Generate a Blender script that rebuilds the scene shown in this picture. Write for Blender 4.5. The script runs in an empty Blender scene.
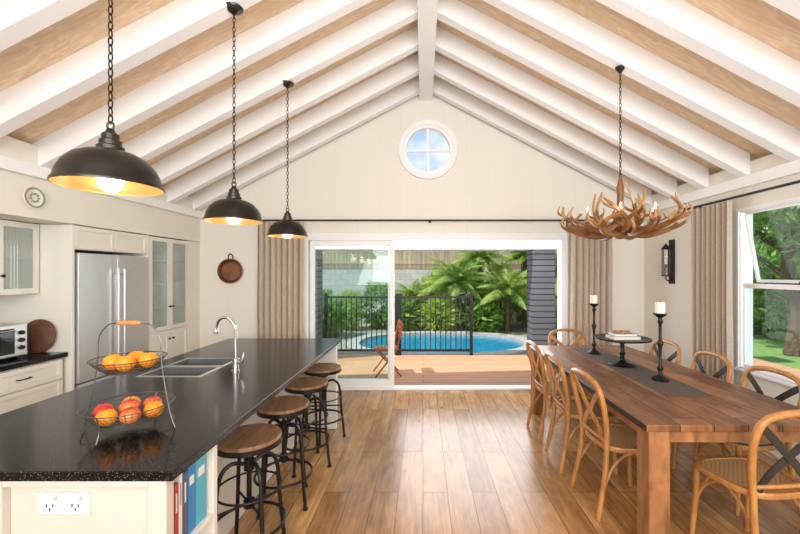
import bpy, math, random
from mathutils import Vector, Matrix
R=random.Random(7)
S=bpy.context.scene
C=bpy.context.scene.collection
pi=math.pi
# ---------------------------------------------------------------- mesh builder
class MB:
    def __init__(s): s.v=[];s.f=[];s.m=[];s.sm=[]
    def add(s,vs,fs,m=0,smooth=False):
        o=len(s.v); s.v+= [tuple(p) for p in vs]
        for f in fs: s.f.append([i+o for i in f]); s.m.append(m); s.sm.append(smooth)
        return s
    def box(s,x0,x1,y0,y1,z0,z1,m=0):
        vs=[(x0,y0,z0),(x1,y0,z0),(x1,y1,z0),(x0,y1,z0),(x0,y0,z1),(x1,y0,z1),(x1,y1,z1),(x0,y1,z1)]
        return s.add(vs,[(0,3,2,1),(4,5,6,7),(0,1,5,4),(1,2,6,5),(2,3,7,6),(3,0,4,7)],m)
    def prism(s,poly,a0,a1,axis='y',m=0):
        n=len(poly)
        if axis=='y': vs=[(p[0],a0,p[1]) for p in poly]+[(p[0],a1,p[1]) for p in poly]
        elif axis=='z': vs=[(p[0],p[1],a0) for p in poly]+[(p[0],p[1],a1) for p in poly]
        else: vs=[(a0,p[0],p[1]) for p in poly]+[(a1,p[0],p[1]) for p in poly]
        fs=[tuple(range(n)),tuple(range(2*n-1,n-1,-1))]+[(i,i+n,(i+1)%n+n,(i+1)%n) for i in range(n)]
        return s.add(vs,fs,m)
    def tube(s,pts,r,seg=8,m=0,closed=False,flat=None):
        pts=[Vector(p) for p in pts]; n=len(pts)
        rs=r if isinstance(r,(list,tuple)) else [r]*n
        vs=[];u=None
        for i,p in enumerate(pts):
            if closed: t=pts[(i+1)%n]-pts[i-1]
            else: t=pts[min(i+1,n-1)]-pts[max(i-1,0)]
            if t.length<1e-9: t=Vector((0,0,1))
            t.normalize()
            if u is None:
                a=Vector((0,0,1)) if abs(t.z)<.9 else Vector((1,0,0))
                u=t.cross(a).normalized()
            else:
                u=(u-t*u.dot(t))
                u=u.normalized() if u.length>1e-6 else t.orthogonal().normalized()
            w=t.cross(u)
            fl=1 if flat is None else flat
            for k in range(seg):
                a=2*pi*k/seg
                vs.append(p+u*math.cos(a)*rs[i]+w*math.sin(a)*rs[i]*fl)
        fs=[]
        for i in range(n if closed else n-1):
            j=(i+1)%n
            for k in range(seg):
                fs.append((i*seg+k,i*seg+(k+1)%seg,j*seg+(k+1)%seg,j*seg+k))
        s.add(vs,fs,m,True)
        if not closed:
            o=len(s.v)-n*seg
            s.f.append([o+k for k in range(seg)][::-1]);s.m.append(m);s.sm.append(False)
            s.f.append([o+(n-1)*seg+k for k in range(seg)]);s.m.append(m);s.sm.append(False)
        return s
    def lathe(s,prof,c=(0,0,0),seg=24,m=0,closed=False,axis='z'):
        vs=[];n=len(prof)
        for r,z in prof:
            for k in range(seg):
                a=2*pi*k/seg
                x,y=max(r,1e-5)*math.cos(a),max(r,1e-5)*math.sin(a)
                if axis=='z': vs.append((c[0]+x,c[1]+y,c[2]+z))
                elif axis=='y': vs.append((c[0]+x,c[1]+z,c[2]+y))
                else: vs.append((c[0]+z,c[1]+x,c[2]+y))
        fs=[]
        for i in range(n if closed else n-1):
            j=(i+1)%n
            for k in range(seg):
                fs.append((i*seg+k,i*seg+(k+1)%seg,j*seg+(k+1)%seg,j*seg+k))
        return s.add(vs,fs,m,True)
    def ball(s,c,r,m=0,seg=16,sz=1,dim=0):
        pr=[]
        for i in range(seg//2+1):
            a=-pi/2+pi*i/(seg//2)
            rr=r*math.cos(a); zz=r*sz*math.sin(a)
            if dim and zz>0: zz-=dim*r*math.exp(-(rr/(r*.3))**2)
            pr.append((rr,zz))
        return s.lathe(pr,c,seg,m)
    def pad(s,outl,rings,m=0,smooth=True):
        n=len(outl);vs=[]
        for sc,z in rings:
            for x,y in outl: vs.append((x*sc,y*sc,z))
        fs=[]
        for i in range(len(rings)-1):
            for k in range(n):
                fs.append((i*n+k,i*n+(k+1)%n,(i+1)*n+(k+1)%n,(i+1)*n+k))
        fs.append(tuple(range(n))[::-1]);fs.append(tuple((len(rings)-1)*n+k for k in range(n)))
        return s.add(vs,fs,m,smooth)
def cat(pts,n=6,closed=False):
    P=[Vector(p) for p in pts];out=[];L=len(P)
    rng=range(L) if closed else range(L-1)
    for i in rng:
        if closed: a,b,c,d=P[i-1],P[i],P[(i+1)%L],P[(i+2)%L]
        else: a,b,c,d=P[max(i-1,0)],P[i],P[i+1],P[min(i+2,L-1)]
        for k in range(n):
            t=k/n
            out.append(.5*((2*b)+(c-a)*t+(2*a-5*b+4*c-d)*t*t+(3*b-a-3*c+d)*t**3))
    if not closed: out.append(P[-1])
    return out
def mkmesh(name,mb,mats):
    me=bpy.data.meshes.new(name); me.from_pydata(mb.v,[],mb.f)
    for m in (mats if isinstance(mats,(list,tuple)) else [mats]): me.materials.append(m)
    me.polygons.foreach_set('material_index',mb.m); me.polygons.foreach_set('use_smooth',mb.sm)
    me.update(); 
    import bmesh
    bm=bmesh.new();bm.from_mesh(me);bmesh.ops.recalc_face_normals(bm,faces=bm.faces);bm.to_mesh(me);bm.free()
    if any(mb.sm) and len(mb.f)<20000:
        try: me.set_sharp_from_angle(angle=math.radians(42))
        except Exception: pass
    return me
def bev(o,w=.004,seg=2):
    b=o.modifiers.new('bevel','BEVEL');b.width=w;b.segments=seg;b.limit_method='ANGLE';b.angle_limit=math.radians(40)
    return o
def tag(o,label,cat_,group=None,kind=None):
    if label:o['label']=label
    if cat_:o['category']=cat_
    if group:o['group']=group
    if kind:o['kind']=kind
def solo(name,mb,mats,label=None,cat_=None,loc=(0,0,0),rz=0,group=None,kind=None,bevel=0):
    o=bpy.data.objects.new(name,mkmesh(name,mb,mats));C.objects.link(o)
    o.location=loc;o.rotation_euler=(0,0,rz);tag(o,label,cat_,group,kind)
    if bevel:bev(o,bevel)
    return o
def thing(name,label,cat_,loc=(0,0,0),rz=0,group=None,kind=None):
    o=bpy.data.objects.new(name,None);C.objects.link(o);o.empty_display_size=.1
    o.location=loc;o.rotation_euler=(0,0,rz);tag(o,label,cat_,group,kind);return o
def part(par,name,mb,mats,label=None,loc=(0,0,0),rot=(0,0,0),bevel=0,mesh=None):
    o=bpy.data.objects.new(name,mesh or mkmesh(name,mb,mats));C.objects.link(o)
    o.parent=par;o.location=loc;o.rotation_euler=rot
    if label:o['label']=label
    if bevel:bev(o,bevel)
    return o
def dup(root,loc,rz=None,label=None):
    def rec(o,par):
        n=o.copy();C.objects.link(n)
        if par is not None:n.parent=par
        for ch in list(o.children): rec(ch,n)
        return n
    n=rec(root,None);n.location=loc
    if rz is not None:n.rotation_euler=(0,0,rz)
    if label:n['label']=label
    return n
def struct(name,mb,mats,bevel=0):
    return solo(name,mb,mats,kind='structure',bevel=bevel)
# ---------------------------------------------------------------- materials
def base(name):
    m=bpy.data.materials.new(name);m.use_nodes=True
    nt=m.node_tree;b=nt.nodes['Principled BSDF'];return m,nt,b
def c4(c):return (c[0],c[1],c[2],1)
def coords(nt,scale=(1,1,1),kind='Object'):
    tc=nt.nodes.new('ShaderNodeTexCoord');mp=nt.nodes.new('ShaderNodeMapping')
    mp.inputs['Scale'].default_value=scale;nt.links.new(tc.outputs[kind],mp.inputs[0]);return mp.outputs[0]
def M(name,c1,c2=None,rough=.5,metal=0,scale=6,stretch=(1,1,1),bump=0,detail=4,lo=.35,hi=.65,coat=0,spec=None,dist=0):
    m,nt,b=base(name)
    if c2 is None:c2=tuple(x*.93 for x in c1)
    n=nt.nodes.new('ShaderNodeTexNoise');n.inputs['Scale'].default_value=scale;n.inputs['Detail'].default_value=detail;n.inputs['Distortion'].default_value=dist
    nt.links.new(coords(nt,stretch),n.inputs['Vector'])
    r=nt.nodes.new('ShaderNodeValToRGB');r.color_ramp.elements[0].color=c4(c1);r.color_ramp.elements[1].color=c4(c2)
    r.color_ramp.elements[0].position=lo;r.color_ramp.elements[1].position=hi
    nt.links.new(n.outputs['Fac'],r.inputs[0]);nt.links.new(r.outputs[0],b.inputs['Base Color'])
    b.inputs['Roughness'].default_value=rough;b.inputs['Metallic'].default_value=metal
    if coat:b.inputs['Coat Weight'].default_value=coat
    if spec is not None:b.inputs['Specular IOR Level'].default_value=spec
    if bump:
        bp=nt.nodes.new('ShaderNodeBump');bp.inputs['Strength'].default_value=bump;bp.inputs['Distance'].default_value=.01
        nt.links.new(n.outputs['Fac'],bp.inputs['Height']);nt.links.new(bp.outputs[0],b.inputs['Normal'])
    return m
def planks(name,c1,c2,gap,width,length,along='y',across='x',rough=.4,gs=.0025,grain=.35,gscale=18,bump=.3,off=.37,coat=0,rings=0,knots=0,spec=None,rfreq=55,rstretch=(.9,5),patch=0,crack=0):
    m,nt,b=base(name);L=nt.links.new
    tc=nt.nodes.new('ShaderNodeTexCoord');sp=nt.nodes.new('ShaderNodeSeparateXYZ');L(tc.outputs['Object'],sp.inputs[0])
    cb=nt.nodes.new('ShaderNodeCombineXYZ');L(sp.outputs[along.upper()],cb.inputs[0]);L(sp.outputs[across.upper()],cb.inputs[1])
    br=nt.nodes.new('ShaderNodeTexBrick');L(cb.outputs[0],br.inputs['Vector'])
    br.offset=off;br.inputs['Scale'].default_value=1;br.inputs['Brick Width'].default_value=length;br.inputs['Row Height'].default_value=width
    br.inputs['Mortar Size'].default_value=gs;br.inputs['Mortar Smooth'].default_value=.2
    br.inputs['Color1'].default_value=c4(c1);br.inputs['Color2'].default_value=c4(c2);br.inputs['Mortar'].default_value=c4(gap)
    out=br.outputs['Color']
    def mul(out,col):
        mx=nt.nodes.new('ShaderNodeMix');mx.data_type='RGBA';mx.blend_type='MULTIPLY';mx.inputs[0].default_value=1
        L(out,mx.inputs[6]);L(col,mx.inputs[7]);return mx.outputs[2]
    sc=nt.nodes.new('ShaderNodeVectorMath');sc.operation='SCALE';sc.inputs['Scale'].default_value=37;L(br.outputs['Color'],sc.inputs[0])
    ad=nt.nodes.new('ShaderNodeVectorMath');ad.operation='ADD';L(cb.outputs[0],ad.inputs[0]);L(sc.outputs[0],ad.inputs[1])
    if grain:
        mp=nt.nodes.new('ShaderNodeMapping');L(ad.outputs[0],mp.inputs[0]);mp.inputs['Scale'].default_value=(1.2,gscale,1)
        n=nt.nodes.new('ShaderNodeTexNoise');n.inputs['Scale'].default_value=1.6;n.inputs['Detail'].default_value=7;n.inputs['Distortion'].default_value=.8;L(mp.outputs[0],n.inputs['Vector'])
        r=nt.nodes.new('ShaderNodeValToRGB');r.color_ramp.elements[0].position=.3;r.color_ramp.elements[1].position=.7
        r.color_ramp.elements[0].color=c4((1-grain,1-grain*1.05,1-grain*1.1));r.color_ramp.elements[1].color=c4((1+grain*.3,)*3);L(n.outputs['Fac'],r.inputs[0])
        out=mul(out,r.outputs[0])
    if patch:
        n=nt.nodes.new('ShaderNodeTexNoise');n.inputs['Scale'].default_value=3.2;n.inputs['Detail'].default_value=8;n.inputs['Roughness'].default_value=.65;n.inputs['Distortion'].default_value=.7
        mp=nt.nodes.new('ShaderNodeMapping');L(ad.outputs[0],mp.inputs[0]);mp.inputs['Scale'].default_value=(1,2,1);L(mp.outputs[0],n.inputs['Vector'])
        r=nt.nodes.new('ShaderNodeValToRGB');r.color_ramp.elements[0].position=.36;r.color_ramp.elements[1].position=.62
        r.color_ramp.elements[0].color=c4((1-patch,1-patch*1.1,1-patch*1.15));r.color_ramp.elements[1].color=(1.1,1.1,1.1,1);L(n.outputs['Fac'],r.inputs[0])
        out=mul(out,r.outputs[0])
    if crack:
        mp=nt.nodes.new('ShaderNodeMapping');L(ad.outputs[0],mp.inputs[0]);mp.inputs['Scale'].default_value=(1.1,22,1)
        n=nt.nodes.new('ShaderNodeTexNoise');n.inputs['Scale'].default_value=1.3;n.inputs['Detail'].default_value=3;n.inputs['Distortion'].default_value=1.2;L(mp.outputs[0],n.inputs['Vector'])
        r=nt.nodes.new('ShaderNodeValToRGB');r.color_ramp.elements[0].position=.30;r.color_ramp.elements[1].position=.36
        r.color_ramp.elements[0].color=c4((1-crack,)*3);r.color_ramp.elements[1].color=(1,1,1,1);L(n.outputs['Fac'],r.inputs[0])
        out=mul(out,r.outputs[0])
    if rings:
        mp=nt.nodes.new('ShaderNodeMapping');L(ad.outputs[0],mp.inputs[0]);mp.inputs['Scale'].default_value=(rstretch[0],rstretch[1],1)
        n3=nt.nodes.new('ShaderNodeTexNoise');n3.inputs['Scale'].default_value=.9;n3.inputs['Detail'].default_value=1.5;n3.inputs['Distortion'].default_value=.4;L(mp.outputs[0],n3.inputs['Vector'])
        mu=nt.nodes.new('ShaderNodeMath');mu.operation='MULTIPLY';mu.inputs[1].default_value=rfreq;L(n3.outputs['Fac'],mu.inputs[0])
        sn=nt.nodes.new('ShaderNodeMath');sn.operation='SINE';L(mu.outputs[0],sn.inputs[0])
        r=nt.nodes.new('ShaderNodeValToRGB');r.color_ramp.elements[0].position=.0;r.color_ramp.elements[1].position=.7
        r.color_ramp.elements[0].color=c4((1-rings,1-rings*1.1,1-rings*1.15));r.color_ramp.elements[1].color=(1,1,1,1);L(sn.outputs[0],r.inputs[0])
        out=mul(out,r.outputs[0])
    if knots:
        mp=nt.nodes.new('ShaderNodeMapping');L(ad.outputs[0],mp.inputs[0]);mp.inputs['Scale'].default_value=(1,2.2,1)
        vo=nt.nodes.new('ShaderNodeTexVoronoi');vo.inputs['Scale'].default_value=knots;L(mp.outputs[0],vo.inputs['Vector'])
        r=nt.nodes.new('ShaderNodeValToRGB');r.color_ramp.elements[0].position=.02;r.color_ramp.elements[1].position=.10
        r.color_ramp.elements[0].color=(.3,.25,.22,1);r.color_ramp.elements[1].color=(1,1,1,1);L(vo.outputs['Distance'],r.inputs[0])
        out=mul(out,r.outputs[0])
    L(out,b.inputs['Base Color']);b.inputs['Roughness'].default_value=rough
    if spec is not None:b.inputs['Specular IOR Level'].default_value=spec
    if coat:b.inputs['Coat Weight'].default_value=coat;b.inputs['Coat Roughness'].default_value=.15
    iv=nt.nodes.new('ShaderNodeMath');iv.operation='SUBTRACT';iv.inputs[0].default_value=1;L(br.outputs['Fac'],iv.inputs[1])
    bp=nt.nodes.new('ShaderNodeBump');bp.inputs['Strength'].default_value=bump;bp.inputs['Distance'].default_value=.004;L(iv.outputs[0],bp.inputs['Height']);L(bp.outputs[0],b.inputs['Normal'])
    return m
def glass(name,tint=(1,1,1),refl=.12,rough=0,fk=.6,milk=0):
    m=bpy.data.materials.new(name);m.use_nodes=True;nt=m.node_tree;nt.nodes.clear();L=nt.links.new
    o=nt.nodes.new('ShaderNodeOutputMaterial');t=nt.nodes.new('ShaderNodeBsdfTransparent');g=nt.nodes.new('ShaderNodeBsdfGlossy')
    t.inputs[0].default_value=c4(tint);g.inputs['Roughness'].default_value=rough
    body=t.outputs[0]
    if milk:
        df=nt.nodes.new('ShaderNodeBsdfDiffuse');df.inputs[0].default_value=(.74,.82,.78,1);mk=nt.nodes.new('ShaderNodeMixShader');mk.inputs[0].default_value=milk
        L(t.outputs[0],mk.inputs[1]);L(df.outputs[0],mk.inputs[2]);body=mk.outputs[0]
    lw=nt.nodes.new('ShaderNodeLayerWeight');lw.inputs[0].default_value=.15
    mm=nt.nodes.new('ShaderNodeMath');mm.operation='MULTIPLY_ADD';mm.inputs[1].default_value=fk;mm.inputs[2].default_value=refl;L(lw.outputs['Fresnel'],mm.inputs[0])
    mx=nt.nodes.new('ShaderNodeMixShader');L(mm.outputs[0],mx.inputs[0]);L(body,mx.inputs[1]);L(g.outputs[0],mx.inputs[2]);L(mx.outputs[0],o.inputs[0])
    return m
white=M('white_paint',(.88,.87,.85),(.86,.85,.83),.45,scale=3)
beamw=M('beam_white_paint',(.91,.91,.90),(.89,.89,.88),.5,scale=4)
cab=M('cabinet_paint',(.82,.79,.71),(.80,.77,.69),.4,scale=3)
wallm=planks('wall_panel_paint',(.83,.79,.70),(.82,.78,.69),(.75,.71,.63),.30,30,'z','x',.6,.002,0,bump=.12)
wallside=planks('side_wall_panel_paint',(.84,.80,.715),(.83,.79,.705),(.76,.72,.64),.30,30,'z','y',.6,.002,0,bump=.12)
def plymat():
    m,nt,b=base('plywood_ceiling');L=nt.links.new
    tc=nt.nodes.new('ShaderNodeTexCoord');mp=nt.nodes.new('ShaderNodeMapping');mp.inputs['Scale'].default_value=(1.5,6,1.5);L(tc.outputs['Object'],mp.inputs[0])
    n=nt.nodes.new('ShaderNodeTexNoise');n.inputs['Scale'].default_value=1.2;n.inputs['Detail'].default_value=3;n.inputs['Distortion'].default_value=.6;L(mp.outputs[0],n.inputs['Vector'])
    mu=nt.nodes.new('ShaderNodeMath');mu.operation='MULTIPLY';mu.inputs[1].default_value=48;L(n.outputs['Fac'],mu.inputs[0])
    fr=nt.nodes.new('ShaderNodeMath');fr.operation='SINE';L(mu.outputs[0],fr.inputs[0])
    r=nt.nodes.new('ShaderNodeValToRGB');r.color_ramp.elements[0].position=0;r.color_ramp.elements[0].color=(.87,.68,.47,1);r.color_ramp.elements[1].position=.9;r.color_ramp.elements[1].color=(.95,.78,.58,1)
    L(fr.outputs[0],r.inputs[0])
    mp2=nt.nodes.new('ShaderNodeMapping');mp2.inputs['Scale'].default_value=(6,80,6);L(tc.outputs['Object'],mp2.inputs[0])
    n2=nt.nodes.new('ShaderNodeTexNoise');n2.inputs['Scale'].default_value=1;n2.inputs['Detail'].default_value=5;L(mp2.outputs[0],n2.inputs['Vector'])
    r2=nt.nodes.new('ShaderNodeValToRGB');r2.color_ramp.elements[0].position=.35;r2.color_ramp.elements[1].position=.65;r2.color_ramp.elements[0].color=(.90,.87,.84,1);r2.color_ramp.elements[1].color=(1,1,1,1);L(n2.outputs['Fac'],r2.inputs[0])
    mx=nt.nodes.new('ShaderNodeMix');mx.data_type='RGBA';mx.blend_type='MULTIPLY';mx.inputs[0].default_value=1;L(r.outputs[0],mx.inputs[6]);L(r2.outputs[0],mx.inputs[7]);L(mx.outputs[2],b.inputs['Base Color'])
    b.inputs['Roughness'].default_value=.55;return m
ply=plymat()
oak=planks('oak_floorboards',(.64,.36,.14),(.39,.20,.072),(.13,.06,.024),.18,1.7,'y','x',.25,.0028,.30,16,.35,coat=.10,rings=.14,knots=1.8,rfreq=80,rstretch=(.5,8),patch=.28)
def granitemat():
    m,nt,b=base('black_granite');L=nt.links.new
    n=nt.nodes.new('ShaderNodeTexVoronoi');n.inputs['Scale'].default_value=130;L(coords(nt),n.inputs['Vector'])
    r=nt.nodes.new('ShaderNodeValToRGB');r.color_ramp.elements[0].color=(.20,.20,.21,1);r.color_ramp.elements[1].color=(.003,.003,.004,1);r.color_ramp.elements[0].position=.10;r.color_ramp.elements[1].position=.28
    L(n.outputs['Distance'],r.inputs[0]);L(r.outputs[0],b.inputs['Base Color']);b.inputs['Roughness'].default_value=.16;b.inputs['Specular IOR Level'].default_value=.32;return m
granite=granitemat()
tablew=planks('rustic_table_wood',(.46,.21,.08),(.27,.115,.043),(.03,.015,.008),.19,2.9,'y','x',.42,.004,.36,8,.6,rings=.16,knots=3.8,rfreq=40,rstretch=(.6,4),patch=.55,crack=.55)
tablew2=M('rustic_table_leg_wood',(.44,.20,.075),(.21,.09,.034),.45,scale=4,stretch=(3,3,.9),detail=9,bump=.25,dist=1.0)
chairw=M('honey_oak',(.56,.27,.082),(.39,.17,.045),.30,scale=8,stretch=(4,4,1),bump=.03)
blackm=M('black_metal',(.018,.017,.016),(.03,.028,.026),.4,.6,scale=20)
gun=M('gunmetal_shade',(.065,.06,.055),(.04,.037,.035),.33,.85,scale=9)
gold=M('brass_lining',(.74,.50,.20),(.62,.39,.13),.4,.5,scale=8)
steel=M('brushed_steel',(.70,.71,.72),(.64,.65,.66),.34,.85,scale=8,stretch=(1,1,30))
sinkst=M('sink_steel',(.25,.26,.27),(.20,.21,.22),.3,.5,scale=8,stretch=(30,1,1))
chrome=M('chrome',(.62,.63,.65),(.55,.56,.58),.10,1)
linen=M('linen_curtain',(.57,.475,.375),(.48,.39,.30),.85,scale=140,stretch=(1,1,.3),bump=.15)
stoolw=M('stool_wood',(.37,.20,.095),(.20,.095,.042),.5,scale=5,stretch=(9,1,1),detail=8,bump=.12,dist=.5)
def weave():
    m,nt,b=base('woven_rattan');L=nt.links.new
    ck=nt.nodes.new('ShaderNodeTexChecker');ck.inputs['Scale'].default_value=70;L(coords(nt),ck.inputs[0])
    ck.inputs['Color1'].default_value=(.56,.37,.18,1);ck.inputs['Color2'].default_value=(.38,.22,.09,1)
    L(ck.outputs[0],b.inputs['Base Color']);b.inputs['Roughness'].default_value=.6
    bp=nt.nodes.new('ShaderNodeBump');bp.inputs['Strength'].default_value=.4;bp.inputs['Distance'].default_value=.003;L(ck.outputs['Fac'],bp.inputs['Height']);L(bp.outputs[0],b.inputs['Normal'])
    return m
rattan=weave()
greyfab=M('grey_fabric',(.22,.22,.23),(.17,.17,.18),.9,scale=120,bump=.2)
runnerm=M('slate_runner',(.13,.10,.08),(.075,.06,.05),.75,scale=60,bump=.2)
antm=M('antler',(.32,.14,.045),(.17,.068,.02),.3,scale=7,detail=6)
tipm=M('antler_pale',(.54,.31,.13),(.34,.17,.055),.28,scale=9)
cream=M('cream_wax',(.86,.83,.74),(.84,.80,.70),.5)
redm=M('red_painted_wood',(.36,.09,.04),(.28,.07,.035),.5)
deckm=planks('deck_timber',(.74,.41,.245),(.63,.33,.19),(.26,.13,.08),.14,4,'x','y',.55,.005,.2,12,.6)
blockm=planks('concrete_block',(.74,.70,.62),(.65,.61,.54),(.50,.48,.43),.2,.4,'x','z',.85,.008,.15,2,.5,off=.5)
bambm=planks('bamboo_screen',(.82,.66,.44),(.62,.48,.31),(.22,.17,.11),.045,.9,'z','x',.8,.006,.3,6,.6)
weath=planks('charcoal_weatherboard',(.13,.14,.16),(.11,.12,.14),(.025,.025,.03),.11,30,'x','z',.6,.012,0,bump=1)
paving=M('pale_paving',(.46,.45,.42),(.38,.37,.34),.8,scale=10)
grass=M('grass',(.13,.25,.05),(.24,.38,.11),.9,scale=9,detail=12,bump=.6)
bark=M('bark',(.16,.11,.07),(.09,.06,.04),.9,scale=14,bump=.6)
def leafmat(name,a,b_):
    m,nt,b=base(name);L=nt.links.new
    n=nt.nodes.new('ShaderNodeTexNoise');n.inputs['Scale'].default_value=5;L(coords(nt),n.inputs['Vector'])
    r=nt.nodes.new('ShaderNodeValToRGB');r.color_ramp.elements[0].color=c4(a);r.color_ramp.elements[1].color=c4(b_);r.color_ramp.elements[0].position=.35;r.color_ramp.elements[1].position=.65
    L(n.outputs['Fac'],r.inputs[0]);L(r.outputs[0],b.inputs['Base Color']);b.inputs['Roughness'].default_value=.5
    tr=nt.nodes.new('ShaderNodeBsdfTranslucent');L(r.outputs[0],tr.inputs[0]);mx=nt.nodes.new('ShaderNodeMixShader');mx.inputs[0].default_value=.35
    L(b.outputs[0],mx.inputs[1]);L(tr.outputs[0],mx.inputs[2]);L(mx.outputs[0],nt.nodes['Material Output'].inputs[0]);return m
leafg=leafmat('leaf_green',(.11,.24,.04),(.28,.45,.09))
leafd=leafmat('leaf_dark_green',(.045,.13,.03),(.11,.24,.055))
leafl=leafmat('leaf_lime',(.30,.46,.07),(.50,.62,.15))
gl=glass('clear_glass',(.97,1,.99),.01,0,.12)
gld=glass('door_glass',(.93,.985,.97),.015,0,.25)
glr=glass('reeded_glass',(.85,.92,.89),.14,.08,.6,.22)
def emit(name,c,s):
    m,nt,b=base(name);b.inputs['Base Color'].default_value=c4(c);b.inputs['Emission Color'].default_value=c4(c);b.inputs['Emission Strength'].default_value=s;return m
bulbm=emit('warm_bulb',(1,.90,.70),9)
frost=emit('frosted_bulb',(1,.93,.82),.5)
darkglass=M('dark_oven_glass',(.015,.015,.018),(.02,.02,.02),.08)
def water():
    m,nt,b=base('pool_water');L=nt.links.new
    b.inputs['Base Color'].default_value=(.012,.25,.42,1);b.inputs['Roughness'].default_value=.08
    n=nt.nodes.new('ShaderNodeTexNoise');n.inputs['Scale'].default_value=3.5;L(coords(nt,(1,2,1)),n.inputs['Vector'])
    bp=nt.nodes.new('ShaderNodeBump');bp.inputs['Strength'].default_value=.25;bp.inputs['Distance'].default_value=.05;L(n.outputs['Fac'],bp.inputs['Height']);L(bp.outputs[0],b.inputs['Normal']);return m
waterm=water()
copper=M('copper',(.24,.095,.05),(.12,.05,.03),.3,.9,scale=7)
orange=M('orange_peel',(.90,.36,.02),(.85,.28,.01),.4,scale=60,bump=.15)
applem=M('apple_skin',(.62,.03,.02),(.85,.45,.10),.25,scale=3.5,lo=.45,hi=.7)
boardm=M('walnut_board',(.17,.075,.033),(.10,.04,.018),.5,scale=6,stretch=(1,1,6))
# ---------------------------------------------------------------- room shell
XL,XR,YE=-3.07,3.05,5.21
RX,RZ,K=.04,4.09,.525
def zb(x): return RZ-K*abs(x-RX)
YN=-4.0
RD=.215
struct('floor',MB().box(-3.8,3.3,YN,5.34,-.12,0),oak)
w=MB()
OX0,OX1,OZ=-1.63,1.96,2.12
w.box(-3.8,OX0,YE,YE+.13,0,OZ); w.box(OX1,3.3,YE,YE+.13,0,OZ)
cx,cz,cr=.07,3.31,.345
outl=[(-3.8,OZ),(3.3,OZ),(3.3,zb(3.3)+.15),(RX,RZ+.20),(-3.8,zb(-3.8)+.15)]
angs=sorted([2*pi*k/64 for k in range(64)]+[math.atan2(p[1]-cz,p[0]-cx)%(2*pi) for p in outl])
def hit(a):
    dx,dz=math.cos(a),math.sin(a);best=1e9
    for i in range(5):
        p,q=outl[i],outl[(i+1)%5];ex,ez=q[0]-p[0],q[1]-p[1]
        den=dx*ez-dz*ex
        if abs(den)<1e-9:continue
        t=((p[0]-cx)*ez-(p[1]-cz)*ex)/den;u=((p[0]-cx)*dz-(p[1]-cz)*dx)/den
        if t>0 and -1e-6<=u<=1+1e-6:best=min(best,t)
    return (cx+dx*best,cz+dz*best)
inn=[(cx+cr*math.cos(a),cz+cr*math.sin(a)) for a in angs];ou=[hit(a) for a in angs];n=len(angs)
vs=[(p[0],YE,p[1]) for p in inn]+[(p[0],YE,p[1]) for p in ou]+[(p[0],YE+.13,p[1]) for p in inn]+[(p[0],YE+.13,p[1]) for p in ou]
fs=[]
for i in range(n):
    j=(i+1)%n
    fs+=[(i,j,n+j,n+i),(2*n+i,3*n+i,3*n+j,2*n+j),(i,2*n+i,2*n+j,j),(n+i,n+j,3*n+j,3*n+i)]
w.add(vs,fs)
struct('wall_north',w,wallm)
WY0,WY1,WZ0,WZ1=1.75,3.64,.70,2.20
w=MB();w.box(XR,XR+.12,YN,YE,0,WZ0);w.box(XR,XR+.12,YN,YE,WZ1,zb(XR)+.14);w.box(XR,XR+.12,YN,WY0,WZ0,WZ1);w.box(XR,XR+.12,WY1,YE,WZ0,WZ1)
struct('wall_east',w,wallside)
struct('wall_west',MB().box(-3.9,-3.78,YN,YE,0,2.15),wallside)
struct('trim_1',MB().prism([(-3.78,2.04),(XL,2.04),(XL,2.62),(-3.78,zb(-3.78)+.19)],YN,YE,'y'),M('bulkhead_paint',(.83,.795,.715),(.81,.775,.70),.5),.003)
struct('trim_2',MB().box(XL,XL+.045,YN,YE-.001,2.36,2.455),beamw,.004)
struct('trim_3',MB().box(XR-.045,XR,YN,YE-.001,2.415,2.52),beamw,.004)
struct('trim_4',MB().box(XL+.045,XR-.045,YE-.012,YE,2.375,2.42),M('panel_trim_paint',(.84,.80,.715),(.83,.79,.705),.6),.003)
def slope(x0,x1,t0,t1,y0,y1,mb):
    mb.prism([(x0,zb(x0)+t0),(x1,zb(x1)+t0),(x1,zb(x1)+t1),(x0,zb(x0)+t1)],y0,y1,'y')
w=MB();slope(RX,3.4,RD,RD+.08,YN,5.5,w);slope(-3.9,RX,RD,RD+.08,YN,5.5,w)
struct('ceiling',w,ply)
yy=5.085;k=5
while yy>-1.2:
    for s in (0,1):
        w=MB()
        if s: slope(RX+.07,3.049,0,RD-.001,yy-.050,yy+.050,w)
        else: slope(XL-.05,RX-.07,0,RD-.001,yy-.050,yy+.050,w)
        struct('trim_%d'%k,w,beamw,.0025);k+=1
    yy-=.5055
struct('trim_%d'%k,MB().box(RX-.09,RX+.09,YN,YE,RZ-.10,RZ+.18),beamw,.004);k+=1
struct('baseboard_north',MB().box(-3.0,OX0-.06,YE-.018,YE,0,.12).box(OX1+.06,XR-.02,YE-.018,YE,0,.12),white,.003)
struct('baseboard_east',MB().box(XR-.018,XR,YN,YE-.02,0,.12),white,.003)
# round window
wn=thing('window_1',None,None,(cx,YE+.03,cz),kind='structure')
ring=MB().lathe([(.34,-.07),(.405,-.07),(.41,-.055),(.41,-.03),(.34,-.03)],(0,0,0),64,0,True,'y')
ring.lathe([(.345,-.05),(.345,.06),(.30,.06),(.30,-.05)],(0,0,0),64,0,True,'y')
part(wn,'window_frame',ring,beamw)
part(wn,'muntin',MB().box(-.30,.30,-.01,.02,-.018,.018).box(-.018,.018,-.009,.021,-.30,.30),beamw,bevel=.003)
part(wn,'window_pane',MB().lathe([(0,.03),(.302,.03)],(0,0,0),48,0,False,'y'),gl)
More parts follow.
